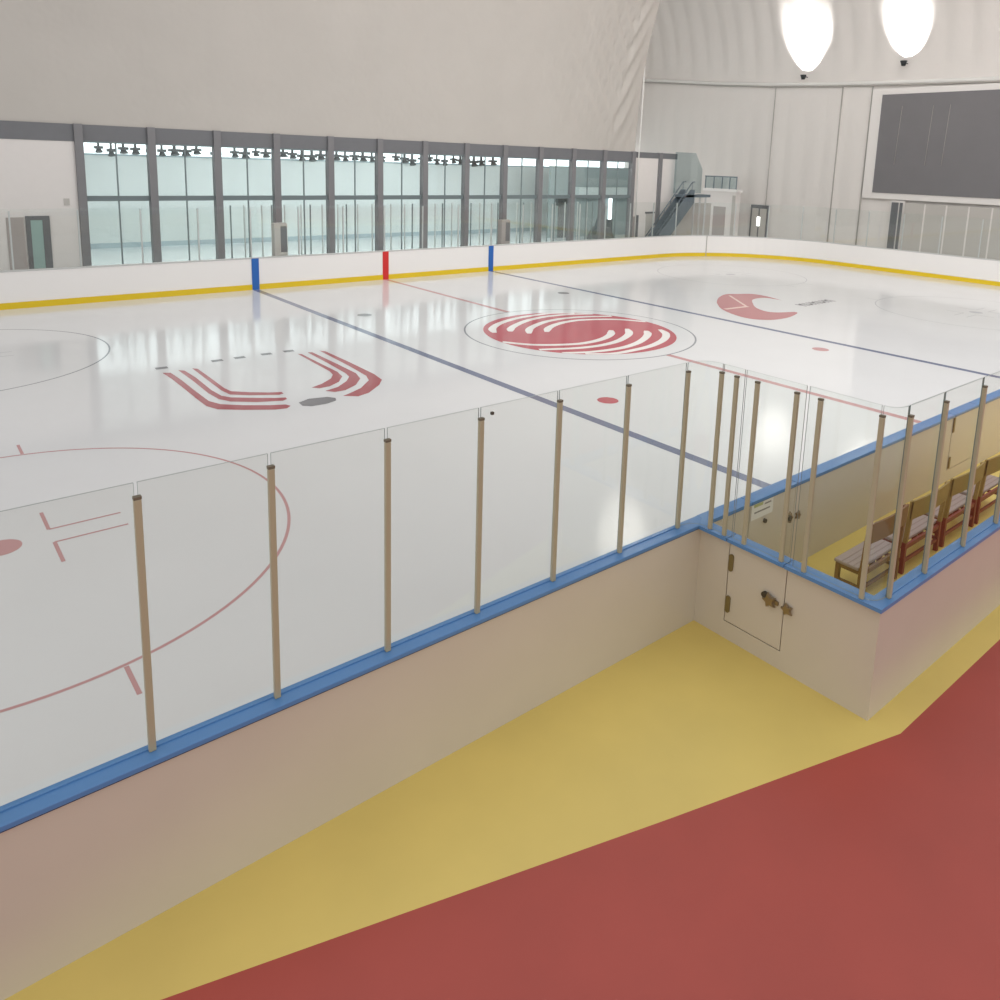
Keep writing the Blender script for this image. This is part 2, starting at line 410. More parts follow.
def star_knob(bm, c, axis, r, depth):
    pts = []
    for k in range(10):
        a = 2*PI*k/10; rr = r if k % 2 == 0 else r*0.55
        pts.append((rr*math.cos(a), rr*math.sin(a)))
    def P(u, v, w):
        return (c[0]+axis*w, c[1]+u, c[2]+v) if abs(axis) == 1 else (c[0]+u, c[1]+(axis/2)*w, c[2]+v)
    lo = [bm.verts.new(P(u, v, 0)) for u, v in pts]; hi = [bm.verts.new(P(u*.8, v*.8, depth)) for u, v in pts]
    bm.faces.new(lo); bm.faces.new(hi)
    for k in range(10): bm.faces.new((lo[k], lo[(k+1) % 10], hi[(k+1) % 10], hi[k]))

gate = thing('bench_gate', 'hinged cream gate with two olive hinges and star latch in bench side wall', 'gate', (-12.12, -0.6, 0.25))
box('door_leaf', (GX0-.002, -1.487, 0.25), (GX1-.01, -0.613, HB-.07), 'board', gate, bevel=0.004)
box('rail_lip', (GX0-.015, -1.487, HB-.07), (GX1-.01, -0.613, HB-.05), 'lip', gate)
box('cap_rail', (-12.285, -1.487, HB-.05), (-12.05, -0.613, HB+.002), 'rail', gate, bevel=0.005)
for y in (-0.85, -1.42): post_at(XG, y, -1, 0, gate, z0=HB+.002)
pane('glass_pane', XG, XG+.014, -1.53, -0.66, HB+.004, HG, 0, gate)
for z0, z1 in ((0.39, 0.64), (1.01, 1.26)):
    bm = bmesh.new(); bm_prism(bm, [(0.035*math.cos(a), (0.09 if math.sin(a) > 0 else -0.09) + 0.035*math.sin(a)) for a in [2*PI*k/20 for k in range(20)]], 0, 0.022)
    bmesh.ops.transform(bm, matrix=Matrix.Translation((GX0-.004, -0.655, (z0+z1)/2)) @ Matrix(((0,0,-1,0),(1,0,0,0),(0,1,0,0),(0,0,0,1))), verts=bm.verts)
    obj('hinge', bm, 'hinge', gate)
lt = bmesh.new(); star_knob(lt, (GX0-.03, -1.30, 0.89), -1, 0.115, 0.04); bm_box(lt, (GX0-.032, -1.42, 0.865), (GX0-.002, -1.25, 0.915))
latch = obj('latch', lt, 'latch', gate)
bm = bmesh.new(); bm_tube(bm, [(GX0-.002, -1.215, 0.935), (GX0-.05, -1.215, 0.935)], 0.04, 12); obj('lock_knob', bm, 'latch_dark', latch)
lt = bmesh.new(); star_knob(lt, (GX0-.02, -1.555, 0.88), -1, 0.095, 0.035)
obj('latch_keeper', lt, 'latch', bs, label='star-shaped metal catch')

# bench: front boards
bf = thing('rink_barrier', 'cream bench front wall with blue rail and glass at right edge', 'rink barrier', (-8, -2.64, ZF))
box('board_panel', (-12.19, -2.72, ZF), (0, -2.735+.16, HB-.07), 'board', bf) if False else box('board_panel', (-12.05, -2.72, ZF), (0, -2.56, HB-.07), 'board', bf)
box('rail_lip', (-12.05, -2.735, HB-.07), (0, -2.55, HB-.05), 'lip', bf)
bm = bmesh.new(); bm_prism(bm, [(-12.285,-2.77),(0,-2.77),(0,-2.56),(-12.05,-2.56)], HB-.05, HB)
obj('cap_rail', bm, 'rail', bf, label='blue cap rail')
fx = [-11.95, -11.0, -9.82, -8.66, -7.50]
for x in fx: post_at(x, -2.672, 0, -1, bf)
for a, b in zip(fx[:-1], fx[1:]): pane('glass_pane', a+.014, b-.014, -2.670, -2.656, HB+.002, HG, 1, bf)
bm = bmesh.new(); bm_box(bm, (-11.93, -2.685, HB), (0, -2.64, HB+.012)); obj('glass_channel', bm, 'rail', bf)

# bench: boards on the ice side
bi = thing('rink_barrier', 'cream boards with blue rail between bench and ice, without glass', 'rink barrier', (-8, 0, ZF))
LEAF = [(-11.0, -9.72), (-3.66, -2.40)]
bm = bmesh.new()
for x0, x1 in ((-12.03, -11.0), (-9.72, -3.66), (-2.40, 6)): bm_box(bm, (x0, -0.10, ZF), (x1, 0.07, HB-.07))
for x0, x1 in LEAF: bm_box(bm, (x0, -0.10, ZF), (x1, 0.07, 0.24))
obj('board_panel', bm, 'board', bi)
bm = bmesh.new(); bm2 = bmesh.new()
for x0, x1 in ((-12.05, -11.0), (-9.72, -3.66), (-2.40, 6)):
    bm_box(bm, (x0, -0.135, HB-.05), (x1, 0.09, HB)); bm_box(bm2, (x0+.01, -0.115, HB-.07), (x1-.01, 0.08, HB-.05))
obj('cap_rail', bm, 'rail', bi, label='blue cap rail'); obj('rail_lip', bm2, 'lip', bi)
def ice_gate(x0, x1, latch_x, hinge_x, label):
    g = thing('bench_gate', label, 'gate', (x0, 0, 0.25))
    box('door_leaf', (x0+.015, -0.104, 0.255), (x1-.015, 0.07, HB-.07), 'board', g, bevel=0.004)
    box('rail_lip', (x0+.015, -0.115, HB-.07), (x1-.015, 0.08, HB-.05), 'lip', g)
    box('cap_rail', (x0+.015, -0.135, HB-.05), (x1-.015, 0.09, HB+.001), 'rail', g, bevel=0.005)
    if latch_x:
        bm = bmesh.new(); star_knob(bm, (latch_x, -0.105, 0.93), -2, 0.11, 0.045); lo = obj('latch', bm, 'latch', g)
        bm = bmesh.new(); bm_tube(bm, [(latch_x-.03, -0.11, 0.94), (latch_x-.03, -0.17, 0.94)], 0.045, 12); obj('lock_knob', bm, 'latch_dark', lo)
        bm = bmesh.new(); bm_tube(bm, [(-10.58, -0.104, 1.08), (-10.58, -0.14, 1.08)], 0.035, 12); obj('key_lock', bm, 'latch_dark', g)
    for z0, z1 in ((0.28, 0.54), (1.09, 1.42)) if hinge_x else ():
        box('hinge', (hinge_x-.04, -0.125, z0), (hinge_x+.04, -0.104, z1), 'hinge', g, bevel=0.01)
    return g
ice_gate(-11.0, -9.72, -9.88, None, 'cream gate with star latch and paper notice between bench and ice')
ice_gate(-3.66, -2.40, None, -3.60, 'second gate to the ice, with two dark hinges, near right edge')
bm = bmesh.new(); star_knob(bm, (-9.60, -0.102, 0.90), -2, 0.085, 0.035); obj('latch_keeper', bm, 'latch', bi, label='star-shaped metal catch')
nt_ = thing('paper_notice', 'small white paper notice stuck to ice-side gate beside its latch', 'notice', (-10.65, -0.106, 1.28))
box('sheet', (-10.96, -0.112, 1.17), (-10.38, -0.106, 1.46), 'paper', nt_)
box('printed_line', (-10.9, -0.114, 1.37), (-10.66, -0.112, 1.42), 'ink_green', nt_)
box('printed_line', (-10.62, -0.114, 1.36), (-10.44, -0.112, 1.385), 'ink', nt_)
box('printed_line', (-10.88, -0.114, 1.27), (-10.46, -0.112, 1.295), 'ink', nt_)

# ------------------------------------------------------------------ chairs on the bench
def chair(x, back, low, w):
    """wide wooden chair facing the ice; built about its base centre"""
    t = thing('wooden_chair', '', 'chair', (x, -1.03, ZF)); h = w/2; Y0 = -0.36; Y1 = 0.12
    def part(n, a, b, m, bev=0.008, par=t):
        o = box(n, a, b, m, None, bev); o.parent = par; return o
    for s in (-1, 1):
        lx0, lx1 = sorted((s*h, s*(h-.075)))
        bm = bmesh.new(); bm_box(bm, (lx0, Y0, 0), (lx1, Y0+.075, 0.62), 1); bm_box(bm, (lx0, Y0-.005, 0.62), (lx1, Y0+.065, 1.45), 0)
        for v in bm.verts:
            if v.co.z > 1.0: v.co.y -= 0.05
        o = obj('leg', bm, [back, low], None, 0.006); o.parent = t; o['label'] = 'rear leg running up into the back'
        part('leg', (lx0, Y1-.07, 0), (lx1, Y1, 0.56), low)
        part('stretcher', (lx0+.015, Y0+.07, 0.22), (lx1-.015, Y1-.07, 0.28), low)
        part('seat_rail', (lx0+.01, Y0+.07, 0.49), (lx1-.01, Y1-.07, 0.56), low)
    part('seat_rail', (-h+.075, Y0+.01, 0.47), (h-.075, Y0+.06, 0.56), low)
    part('seat_rail', (-h+.075, Y1-.06, 0.47), (h-.075, Y1-.01, 0.56), low)
    part('stretcher', (-h+.075, Y0+.015, 0.20), (h-.075, Y0+.055, 0.27), low)
    bm = bmesh.new(); n = 10
    rows = []
    for k in range(n + 1):
        u = -h + .0 + w*k/n; bow = -0.05*math.sin(PI*k/n)
        rows.append([bm.verts.new((u, Y0-.04+bow+dy, z)) for dy, z in ((0, 1.10), (0.035, 1.10), (0.02, 1.47), (-0.015, 1.47))])
    for k in range(n):
        for j in range(4): bm.faces.new((rows[k][j], rows[k][(j+1) % 4], rows[k+1][(j+1) % 4], rows[k+1][j]))
    bm.faces.new(rows[0]); bm.faces.new(rows[-1][::-1])
    o = obj('backrest', bm, back, None, 0.006); o.parent = t
    part('seat', (-h-.005, Y0+.075, 0.56), (h+.005, Y1+.03, 0.625), 'cushion', 0.02)
    for k in range(3):
        yy = Y0 + .16 + .1*k; part('seat_welt', (-h+.01, yy, 0.622), (h-.01, yy+.018, 0.629), 'cushion_line', 0)
    for ch in t.children: ch.scale = (1, 0.92, 0.89)
    return t
def tree_copy(o, parent=None):
    c = o.copy(); COL.objects.link(c)
    if parent: c.parent = parent
    for ch in [q for q in bpy.data.objects if q.parent == o]: tree_copy(ch, c)
    return c
c1 = chair(-9.16, 'wood', 'wood', 1.24); c1['label'] = 'brown wooden chair with grey seat, nearest the bench gate'; c1['group'] = 'chairs in the team bench'
c2 = chair(-7.68, 'wood_olive', 'wood_red', 1.38); c2['label'] = 'olive-backed wooden chair with red legs, second from the bench gate'; c2['group'] = 'chairs in the team bench'
c3 = tree_copy(c2); c3.location.x = -6.14; c3['label'] = 'olive-backed chair with red legs at right edge, third from bench gate'
c4 = tree_copy(c2); c4.location.x = -4.62; c4['label'] = 'olive-backed chair farthest right, cut off by the photo edge'

# ------------------------------------------------------------------ far boards, following the rounded corner
def far_path(off):
    pts = [(-24.0, W + off)]
    for k in range(25):
        a = PI/2 - (PI/2)*k/24
        pts.append((CX + (CR+off)*math.cos(a), W - CR + (CR+off)*math.sin(a)))
    pts.append((CX + CR + off, 2.0))
    return pts
def ring_wall(name, o0, o1, z0, z1, m, parent, label=None):
    A, B = far_path(o0), far_path(o1); bm = bmesh.new(); va, vb = [], []
    for p, q in zip(A, B):
        va.append([bm.verts.new((*p, z)) for z in (z0, z1)]); vb.append([bm.verts.new((*q, z)) for z in (z0, z1)])
    for k in range(len(A) - 1):
        for L in (va, vb): bm.faces.new((L[k][0], L[k+1][0], L[k+1][1], L[k][1]))
        bm.faces.new((va[k][1], va[k+1][1], vb[k+1][1], vb[k][1])); bm.faces.new((va[k][0], va[k+1][0], vb[k+1][0], vb[k][0]))
    for k in (0, -1): bm.faces.new((va[k][0], va[k][1], vb[k][1], vb[k][0]))
    return obj(name, bm, m, parent, label=label)
fb = thing('rink_barrier', 'white boards with yellow base stripe and clear glass along the far side', 'rink barrier', (0, W+.1, 0))
ring_wall('board_panel', 0.03, 0.15, 0.0, 1.50, 'board_white', fb)
ring_wall('kick_plate', 0.0, 0.03, 0.0, 0.26, 'kick', fb, 'yellow kick plate')
ring_wall('cap_rail', 0.01, 0.20, 1.50, 1.56, 'rail_grey', fb)
for x, m, l in ((-7.08, 'mark_blue', 'blue stripe at the nearer blue line'), (0.0, 'mark_red', 'red stripe at the centre line'), (7.10, 'mark_blue', 'blue stripe at the far blue line')):
    box('line_marker', (x-.17, W-.012, 0.0), (x+.17, W+.03, 1.52), m, fb, label=l)
FP = far_path(0.12); FL = [0.0]
for a, b in zip(FP[:-1], FP[1:]): FL.append(FL[-1] + math.dist(a, b))
def far_at(s):
    for i in range(len(FL) - 1):
        if s <= FL[i+1] or i == len(FL) - 2:
            t = (s - FL[i]) / (FL[i+1] - FL[i]); a, b = FP[i], FP[i+1]
            return (a[0] + (b[0]-a[0])*t, a[1] + (b[1]-a[1])*t), math.atan2(b[1]-a[1], b[0]-a[0])
step = 2.4; npan = int(FL[-1] // step)
FHG, FHP = 4.0, 3.92
for k in range(npan + 1):
    (x, y), a = far_at(k * step)
    bm = bmesh.new(); bm_box(bm, (-.03, .012, 1.56), (.03, .06, FHP)); bmesh.ops.transform(bm, matrix=Matrix.Translation((x, y, 0)) @ Matrix.Rotation(a, 4, 'Z'), verts=bm.verts)
    obj('post', bm, 'alu', fb)
    if k < npan:
        n = 5; bm = bmesh.new(); A, B = [], []
        for j in range(n + 1):
            (px, py), aa = far_at(k*step + .03 + (step - .06)*j/n); nn = (-math.sin(aa)*.006, math.cos(aa)*.006)
            A.append([bm.verts.new((px+nn[0], py+nn[1], z)) for z in (1.565, FHG)]); B.append([bm.verts.new((px-nn[0], py-nn[1], z)) for z in (1.565, FHG)])
        for j in range(n):
            for L in (A, B): bm.faces.new((L[j][0], L[j+1][0], L[j+1][1], L[j][1]))
            bm.faces.new((A[j][1], A[j+1][1], B[j+1][1], B[j][1])).material_index = 1
        for j in (0, n): bm.faces.new((A[j][0], A[j][1], B[j][1], B[j][0])).material_index = 1
        obj('glass_pane', bm, ['glass_far', 'edge'], fb)
for s in (50.7,):
    (x, y), a = far_at(s); bm = bmesh.new(); bm_box(bm, (-.03, -.125, 0.0), (.03, -.085, 1.55)); bmesh.ops.transform(bm, matrix=Matrix.Translation((x, y, 0)) @ Matrix.Rotation(a, 4, 'Z'), verts=bm.verts)
    obj('joint_strip', bm, 'rope', fb)
# two narrow panels standing just behind the far glass
for x, w, h, m, l in ((-5.42, .34, 3.10, 'part_grey', 'pale grey equipment cabinet behind far glass, near the left blue stripe'), (8.85, .34, 2.95, 'door_grey', 'grey-brown equipment cabinet behind far glass, near the right blue stripe')):
    t = thing('equipment_cabinet', l, 'cabinet', (x, W+1.0, ZF))
    box('cabinet_body', (x-w, W+.85, ZF), (x+w, W+1.25, h), m, t, bevel=0.02)
    box('cabinet_door', (x-.02, W+.83, 1.65), (x+w-.05, W+.85, h-.15), 'door_dark' if m == 'part_grey' else 'score', t)

# ------------------------------------------------------------------ window wall
cols = [-13.69 + 2.99*k for k in range(14)]
ZT = 7.50
for k, x in enumerate(cols):
    o = box('column', (x-.17, YW-.22, ZF), (x+.17, YW+.18, ZT+.02), 'column', None, bevel=0.01)
    struct(o)
for k in range(11 + 1):
    x0, x1 = cols[k]+.17, cols[k+1]-.17; xm = (x0+x1)/2
    if k >= 12: break
    w = sroot('window_%d' % (k+1), (xm, YW, ZF), None)
    box('header_panel', (x0, YW-.06, 6.80), (x1, YW+.06, ZT), 'header', w)
    bm = bmesh.new()
    bm_box(bm, (x0, YW-.05, 4.12), (x1, YW+.05, 4.36)); bm_box(bm, (xm-.03, YW-.03, 0.95), (xm+.03, YW+.03, 6.80)); bm_box(bm, (x0, YW-.05, 6.72), (x1, YW+.05, 6.80))
    obj('window_frame', bm, 'frame', w)
    bm = bmesh.new(); bm_box(bm, (x0, YW-.10, 0.70), (x1, YW+.06, 0.98)); obj('window_sill', bm, 'sill', w)
    bm = bmesh.new(); bm_box(bm, (x0, YW-.05, ZF), (x1, YW+.05, 0.70)); obj('base_panel', bm, 'panel', w)
    for a, b in ((x0, xm-.03), (xm+.03, x1)):
        for z0, z1 in ((0.98, 4.12), (4.36, 6.72)):
            bm = bmesh.new(); bm_box(bm, (a, YW-.006, z0), (b, YW+.006, z1)); obj('pane', bm, 'glass_win', w)
# solid bays: left of the windows and right of them
bm = bmesh.new(); bm_box(bm, (-30, YW-.06, ZF), (-13.86, YW+.06, 6.75)); wl = struct(obj('wall_left', bm, 'panel'))
bm = bmesh.new(); bm_box(bm, (-30, YW-.08, 6.75), (-13.86, YW+.08, ZT)); obj('header_panel', bm, 'header', wl)
bm = bmesh.new(); bm_box(bm, (cols[12]+.17, YW-.06, ZF), (cols[13]-.17, YW+.06, 7.08)); bm_box(bm, (cols[13]+.17, YW-.06, ZF), (27.2, YW+.06, 7.08)); wr = struct(obj('wall_right', bm, 'panel'))
bm = bmesh.new(); bm_box(bm, (cols[12]+.17, YW-.08, 7.08), (cols[13]-.17, YW+.08, ZT)); bm_box(bm, (cols[13]+.17, YW-.08, 7.08), (27.2, YW+.08, ZT)); obj('header_panel', bm, 'header', wr)
box('vent_plate', (-14.42, YW-.09, 3.95), (-14.20, YW-.06, 4.25), 'part_grey', wl)
d1 = sroot('door_1', (-15.5, YW, ZF), 'grey framed door with green glass left of the windows')
bm = bmesh.new(); bm_box(bm, (-15.92, YW-.12, ZF), (-15.74, YW-.06, 3.5)); bm_box(bm, (-15.30, YW-.12, ZF), (-15.02, YW-.06, 3.5)); bm_box(bm, (-15.74, YW-.12, 3.32), (-15.30, YW-.06, 3.5)); obj('door_frame', bm, 'door_dark', d1)
box('door_glass', (-15.74, YW-.10, 0.1), (-15.30, YW-.07, 3.32), 'door_green', d1)
d0 = sroot('door_2', (-16.3, YW, ZF), 'grey door cut by the left edge')
box('door_leaf', (-16.62, YW-.10, ZF), (-15.98, YW-.06, 3.45), 'door_grey', d0)
d4 = sroot('door_3', (22.9, YW, ZF)); box('door_leaf', (22.50, YW-.10, ZF), (23.05, YW-.06, 2.75), 'door_grey', d4); box('door_frame', (22.85, YW-.12, ZF), (23.10, YW-.10, 2.85), 'door_dark', d4)
d5 = sroot('door_4', (24.2, YW, ZF)); box('door_leaf', (23.95, YW-.10, ZF), (24.80, YW-.06, 2.95), 'part_grey', d5); box('door_frame', (23.85, YW-.12, 2.95), (24.9, YW-.06, 3.08), 'door_dark', d5)

# ------------------------------------------------------------------ the hall behind the windows
bm = bmesh.new(); bm_flat(bm, [(-30, YW+1.2), (45, YW+1.2), (45, 51), (-30, 51)], ZF+.006); struct(obj('floor_hall', bm, 'hall_floor'))
bm = bmesh.new(); bm_box(bm, (-30, 51, ZF), (45, 51.2, 6.10)); struct(obj('wall_hall', bm, 'hall_wall'))
bm = bmesh.new(); bm_box(bm, (-30, 50.93, ZF), (45, 51.0, 0.32)); struct(obj('baseboard_hall', bm, 'hall_base'))
cw = sroot('window_13', (5, 51.1, 6.1), 'bright clerestory band above the hall wall')
bm = bmesh.new(); bm_box(bm, (-30, 51.05, 6.10), (45, 51.15, 8.4)); obj('pane', bm, 'clere', cw)
bm = bmesh.new(); bm_box(bm, (-30, 50.98, 6.04), (45, 51.05, 6.16)); obj('window_frame', bm, 'hall_base', cw)
bm = bmesh.new(); bm_box(bm, (-30, YW+.2, 8.4), (22.3, 51.2, 8.5)); struct(obj('ceiling_hall', bm, 'panel'))
# spotlights hanging before that band
src = None; n = 0
xpos = []
x = -12.6
while x < 22.9:
    xpos.append(x); x += random.choice((0.72, 0.8, 0.9, 1.3))
bm = bmesh.new(); bm_box(bm, (-.05, -.05, 0.25), (.05, .05, 1.35)); bm_box(bm, (-.20, -.16, 0.12), (.20, .16, 0.34)); bm_tube(bm, [(0, 0, .16), (0, -.12, -.14)], [.10, .19], 10)
src = obj('stage_light', bm, 'black'); src.location = (xpos[0], 50.2, 7.45-1.35)
tag(src, 'small black spotlight hanging in the bright band behind the windows', 'spotlight', 'spotlights under the hall ceiling')
for x in xpos[1:]:
    o = src.copy(); COL.objects.link(o); s = random.uniform(.74, 1.0); o.location = (x, 50.2, 7.45 - 1.35*s); s2 = random.uniform(1.1, 1.7); o.scale = (s2, s2, s)
# rail the spotlights hang from
tr = thing('light_truss', 'thin dark rail carrying the spotlights behind the windows', 'truss', (4, 50.2, 7.5)); box('truss_bar', (-14, 50.15, 7.45), (23.2, 50.25, 7.60), 'black', tr);
for x in (-13.5, -4.4, 4.6, 13.5, 22.0): box('truss_hanger', (x-.04, 50.17, 7.6), (x+.04, 50.23, 8.4), 'black', tr)
# low boards and posts of the second rink, just behind the windows
hb_ = thing('rink_barrier', 'second rink barrier with thin posts, standing just behind the windows', 'rink barrier', (5, 35.4, ZF))
box('board_panel', (-6.6, 35.3, ZF), (20.6, 35.42, 0.75), 'board_white', hb_)
k = 0; x = -6.5
while x < 20.5:
    box('post', (x-.03, 35.32, 0.75), (x+.03, 35.38, 3.75), 'rail_grey' if k % 3 else 'frame', hb_); x += (0.72, 0.95, 0.55)[k % 3]; k += 1
# darker partition in the right-hand bays, with its ledge, doorway and slanted props
bm = bmesh.new(); bm_box(bm, (24.4, 45, ZF), (39, 45.3, 6.25)); struct(obj('wall_partition', bm, 'hall_part'))
lg = thing('hall_balcony', 'pale balcony fascia on the dark partition behind the right-hand windows', 'balcony', (31, 44.6, 3.6)); box('fascia', (27.1, 44.2, 3.62), (36.5, 44.99, 4.45), 'hall_ledge', lg); box('soffit', (27.1, 44.3, 3.5), (36.5, 44.99, 3.62), 'hall_part', lg)
dk = sroot('door_5', (25.8, 45, ZF), 'dark doorway under a black sign box'); box('door_leaf', (25.35, 44.9, ZF), (26.35, 45.0, 2.8), 'door_dark', dk)
sg = thing('sign_box', 'black sign box above the dark doorway behind the right-hand windows', 'sign'); box('sign_case', (24.95, 44.7, 2.85), (26.6, 45.0, 3.55), 'hall_dark', sg, bevel=.02); box('sign_face', (25.05, 44.68, 2.95), (26.5, 44.7, 3.45), 'black', sg)
tl = thing('light_tube', 'upright white light tube glowing behind the last glazed bay', 'lamp'); bm = bmesh.new(); bm_tube(bm, [(31.5, 44.6, 1.5), (31.5, 44.6, 3.45)], .17, 10); obj('tube', bm, 'tube', tl); box('lamp_base', (31.3, 44.4, ZF), (31.7, 44.8, 1.5), 'hall_dark', tl)
rp = thing('ramp_prop', 'dark triangular ramp standing behind the second window bay from the right', 'ramp', (27.6, 42, ZF))
bm = bmesh.new()
for a in ([(27.0, 0), (27.3, 0), (28.5, 2.9), (28.2, 2.9)],):
    lo = [bm.verts.new((p[0], 42.0, p[1])) for p in a]; hi = [bm.verts.new((p[0], 42.5, p[1])) for p in a]
    bm.faces.new(lo); bm.faces.new(hi)
    for i in range(4): bm.faces.new((lo[i], lo[(i+1) % 4], hi[(i+1) % 4], hi[i]))
obj('ramp_beam', bm, 'hall_dark', rp)
bm = bmesh.new(); a = [(26.9, 0), (29.2, 0), (28.6, 1.1), (27.6, 1.1)]
lo = [bm.verts.new((p[0], 41.6, p[1])) for p in a]; hi = [bm.verts.new((p[0], 42.9, p[1])) for p in a]
bm.faces.new(lo); bm.faces.new(hi)
for i in range(4): bm.faces.new((lo[i], lo[(i+1) % 4], hi[(i+1) % 4], hi[i]))
obj('ramp_block', bm, 'door_dark', rp)

# ------------------------------------------------------------------ the dome membrane
# side slope springing from the top of the window wall
def side_prof(t):       # t 0..1 -> (y, z): steep at first, then leaning in over the rink
    a = t * PI/2 * 0.80
    return YW - 10*(1-math.cos(a)), ZT + 19*math.sin(a)
bm = bmesh.new(); NX, NT = 480, 40; grid = []
XL, XR = -32.0, 22.4
for i in range(NX + 1):
    x = XL + (XR-XL)*i/NX; row = []
    for j in range(NT + 1):
        t = j/NT; y, z = side_prof(t)
        puff = 0.05*abs(math.sin(PI*(x-XL)/2.99))*min(1, t*9)
        # the folds gathered near the end of the slope
        g = max(0, (x-12)/10.4) * min(1, (XR-x)/1.8); puff += (0.55*g*abs(math.sin(PI*(x + (z-8)*0.75)/1.25)) if x < 19.6 + (z-8)*0.1 else 0.55*g*abs(math.sin(PI*(x - (z-8)*0.6 + 1.1)/1.25)))*min(1, t*9)
        row.append(bm.verts.new((x, y - puff, z)))
    grid.append(row)
for i in range(NX):
    for j in range(NT):
        bm.faces.new((grid[i][j], grid[i+1][j], grid[i+1][j+1], grid[i][j+1])).smooth = True
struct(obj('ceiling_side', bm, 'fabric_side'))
# closing wall behind the end of that slope
bm = bmesh.new(); vs = [bm.verts.new((22.45, *side_prof(j/12))) for j in range(13)]; ve = [bm.verts.new((22.45, 52, side_prof(j/12)[1])) for j in range(13)]
for j in range(12): bm.faces.new((vs[j], ve[j], ve[j+1], vs[j+1]))
struct(obj('wall_annex', bm, 'fabric_side'))
bm = bmesh.new(); bm_box(bm, (27.2, 51.3, 8.4), (XE, 51.5, 26)); struct(obj('wall_rear', bm, 'fabric_end'))

# end wall of fabric with the seam, then the vault above it leaning towards the ice
SEAM = [(-20, 13.0), (5, 13.1), (17.8, 13.29), (22.05, 13.39), (27.35, 13.53), (33.64, 13.81), (40, 14.25), (46.2, 14.82), (52, 15.3)]
def zs(y):
    for (a, za), (b, zb) in zip(SEAM[:-1], SEAM[1:]):
        if a <= y <= b: return za + (zb-za)*(y-a)/(b-a)
    return SEAM[0][1]
bm = bmesh.new(); NY = 288; low = []; up = []
for i in range(NY + 1):
    y = -20 + 72*i/NY; h = zs(y)
    rib = abs(math.sin(PI*(y+20)/1.8))
    low.append([bm.verts.new((XE - 0.09*rib*math.sin(PI*k/8)**.5, y, ZF + (h-ZF)*k/8)) for k in range(9)])
    r = []
    for j in range(25):
        a = (PI/2)*0.85*j/24
        r.append(bm.verts.new((XE - 20*(1-math.cos(a)) - 0.16*rib*min(1, j/3), y, h + 16*math.sin(a))))
    up.append(r)
for i in range(NY):
    for k in range(8): bm.faces.new((low[i][k], low[i+1][k], low[i+1][k+1], low[i][k+1])).smooth = True
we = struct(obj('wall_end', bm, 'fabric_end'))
bm = bmesh.new(); up = []
for i in range(NY + 1):
    y = -20 + 72*i/NY; h = zs(y); rib = abs(math.sin(PI*(y+20)/1.8)); r = []
    for j in range(25):
        a = (PI/2)*0.85*j/24
        r.append(bm.verts.new((XE - 20*(1-math.cos(a)) - 0.16*rib*min(1, j/3), y, h + 16*math.sin(a))))
    up.append(r)
for i in range(NY):
    for j in range(24): bm.faces.new((up[i][j], up[i+1][j], up[i+1][j+1], up[i][j+1])).smooth = True
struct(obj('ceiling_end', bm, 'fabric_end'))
bm = bmesh.new(); bm_tube(bm, [(XE-.06, y, zs(y)) for y in [-20 + 3*i for i in range(25)]], .16, 8); obj('seam_rail', bm, 'rim', we)
bm = bmesh.new(); bm_tube(bm, [(XE-.12, y, zs(y)-.2) for y in [-20 + 3*i for i in range(25)]], .06, 6); obj('seam_cord', bm, 'rope', we)
for y, r, m in ((27.4, .05, 'rope'), (24.9, .05, 'rope'), (33.6, .03, 'rope')):
    bm = bmesh.new(); bm_tube(bm, [(XE-.10, y, ZF), (XE-.10, y-.02, 6), (XE-.10, y-.05, zs(y)-.2)], r, 6); obj('wall_cord', bm, m, we)
# thin white cable where the two fabrics meet
cb = thing('guy_cable', 'thin white vertical cable where side slope meets end fabric', 'cable'); bm = bmesh.new(); bm_tube(bm, [(22.5, YW-.35, 0), (22.5, YW-.35, ZT), (22.5, YW-.5, 18)], .05, 6); obj('cable', bm, 'rim', cb)

# uplights on the end vault
def uplight(y, z, energy, label):
    a = math.asin(min(1, (z - zs(y))/16)); x = XE - 20*(1-math.cos(a)) - 0.75
    t = thing('uplight', label, 'lamp', (x, y, z), 'uplights on the dome')
    bm = bmesh.new(); bm_tube(bm, [(x, y, z-.25), (x, y, z+.12)], [.14, .26], 12); obj('lamp_housing', bm, 'black', t)
    bm = bmesh.new(); bm_tube(bm, [(x, y, z+.0), (x+.66, y, z-.02)], .04, 6); obj('bracket', bm, 'black', t)
    L = bpy.data.lights.new('uplight_beam', 'SPOT'); L.energy = energy; L.spot_size = math.radians(88); L.spot_blend = 0.35; L.shadow_soft_size = 0.12; L.color = (1, 0.99, 0.97)
    lo = bpy.data.objects.new('uplight_beam', L); COL.objects.link(lo); lo.location = (x-.25, y, z+.25)
    lo.rotation_euler = Vector((-0.45, 0, -1)).to_track_quat('Z', 'Y').to_euler()
    lo.rotation_euler = (-Vector((0.55, 0, 1))).to_track_quat('Z', 'Y').to_euler()
uplight(30.6, 14.25, 4200, 'lamp casting a round glow on the dome, left of the two')
L = bpy.data.lights.new('side_uplight_beam', 'SPOT'); L.energy = 16000; L.spot_size = math.radians(90); L.spot_blend = .3; L.shadow_soft_size = .12
lo = bpy.data.objects.new('side_uplight_beam', L); COL.objects.link(lo); lo.location = (19.8, 29.6, 17.8); lo.rotation_euler = (-Vector((0.1, .5, 1))).to_track_quat('Z', 'Y').to_euler()
uplight(22.3, 14.75, 4200, 'lamp casting a round glow above the dark screen, right of the two')

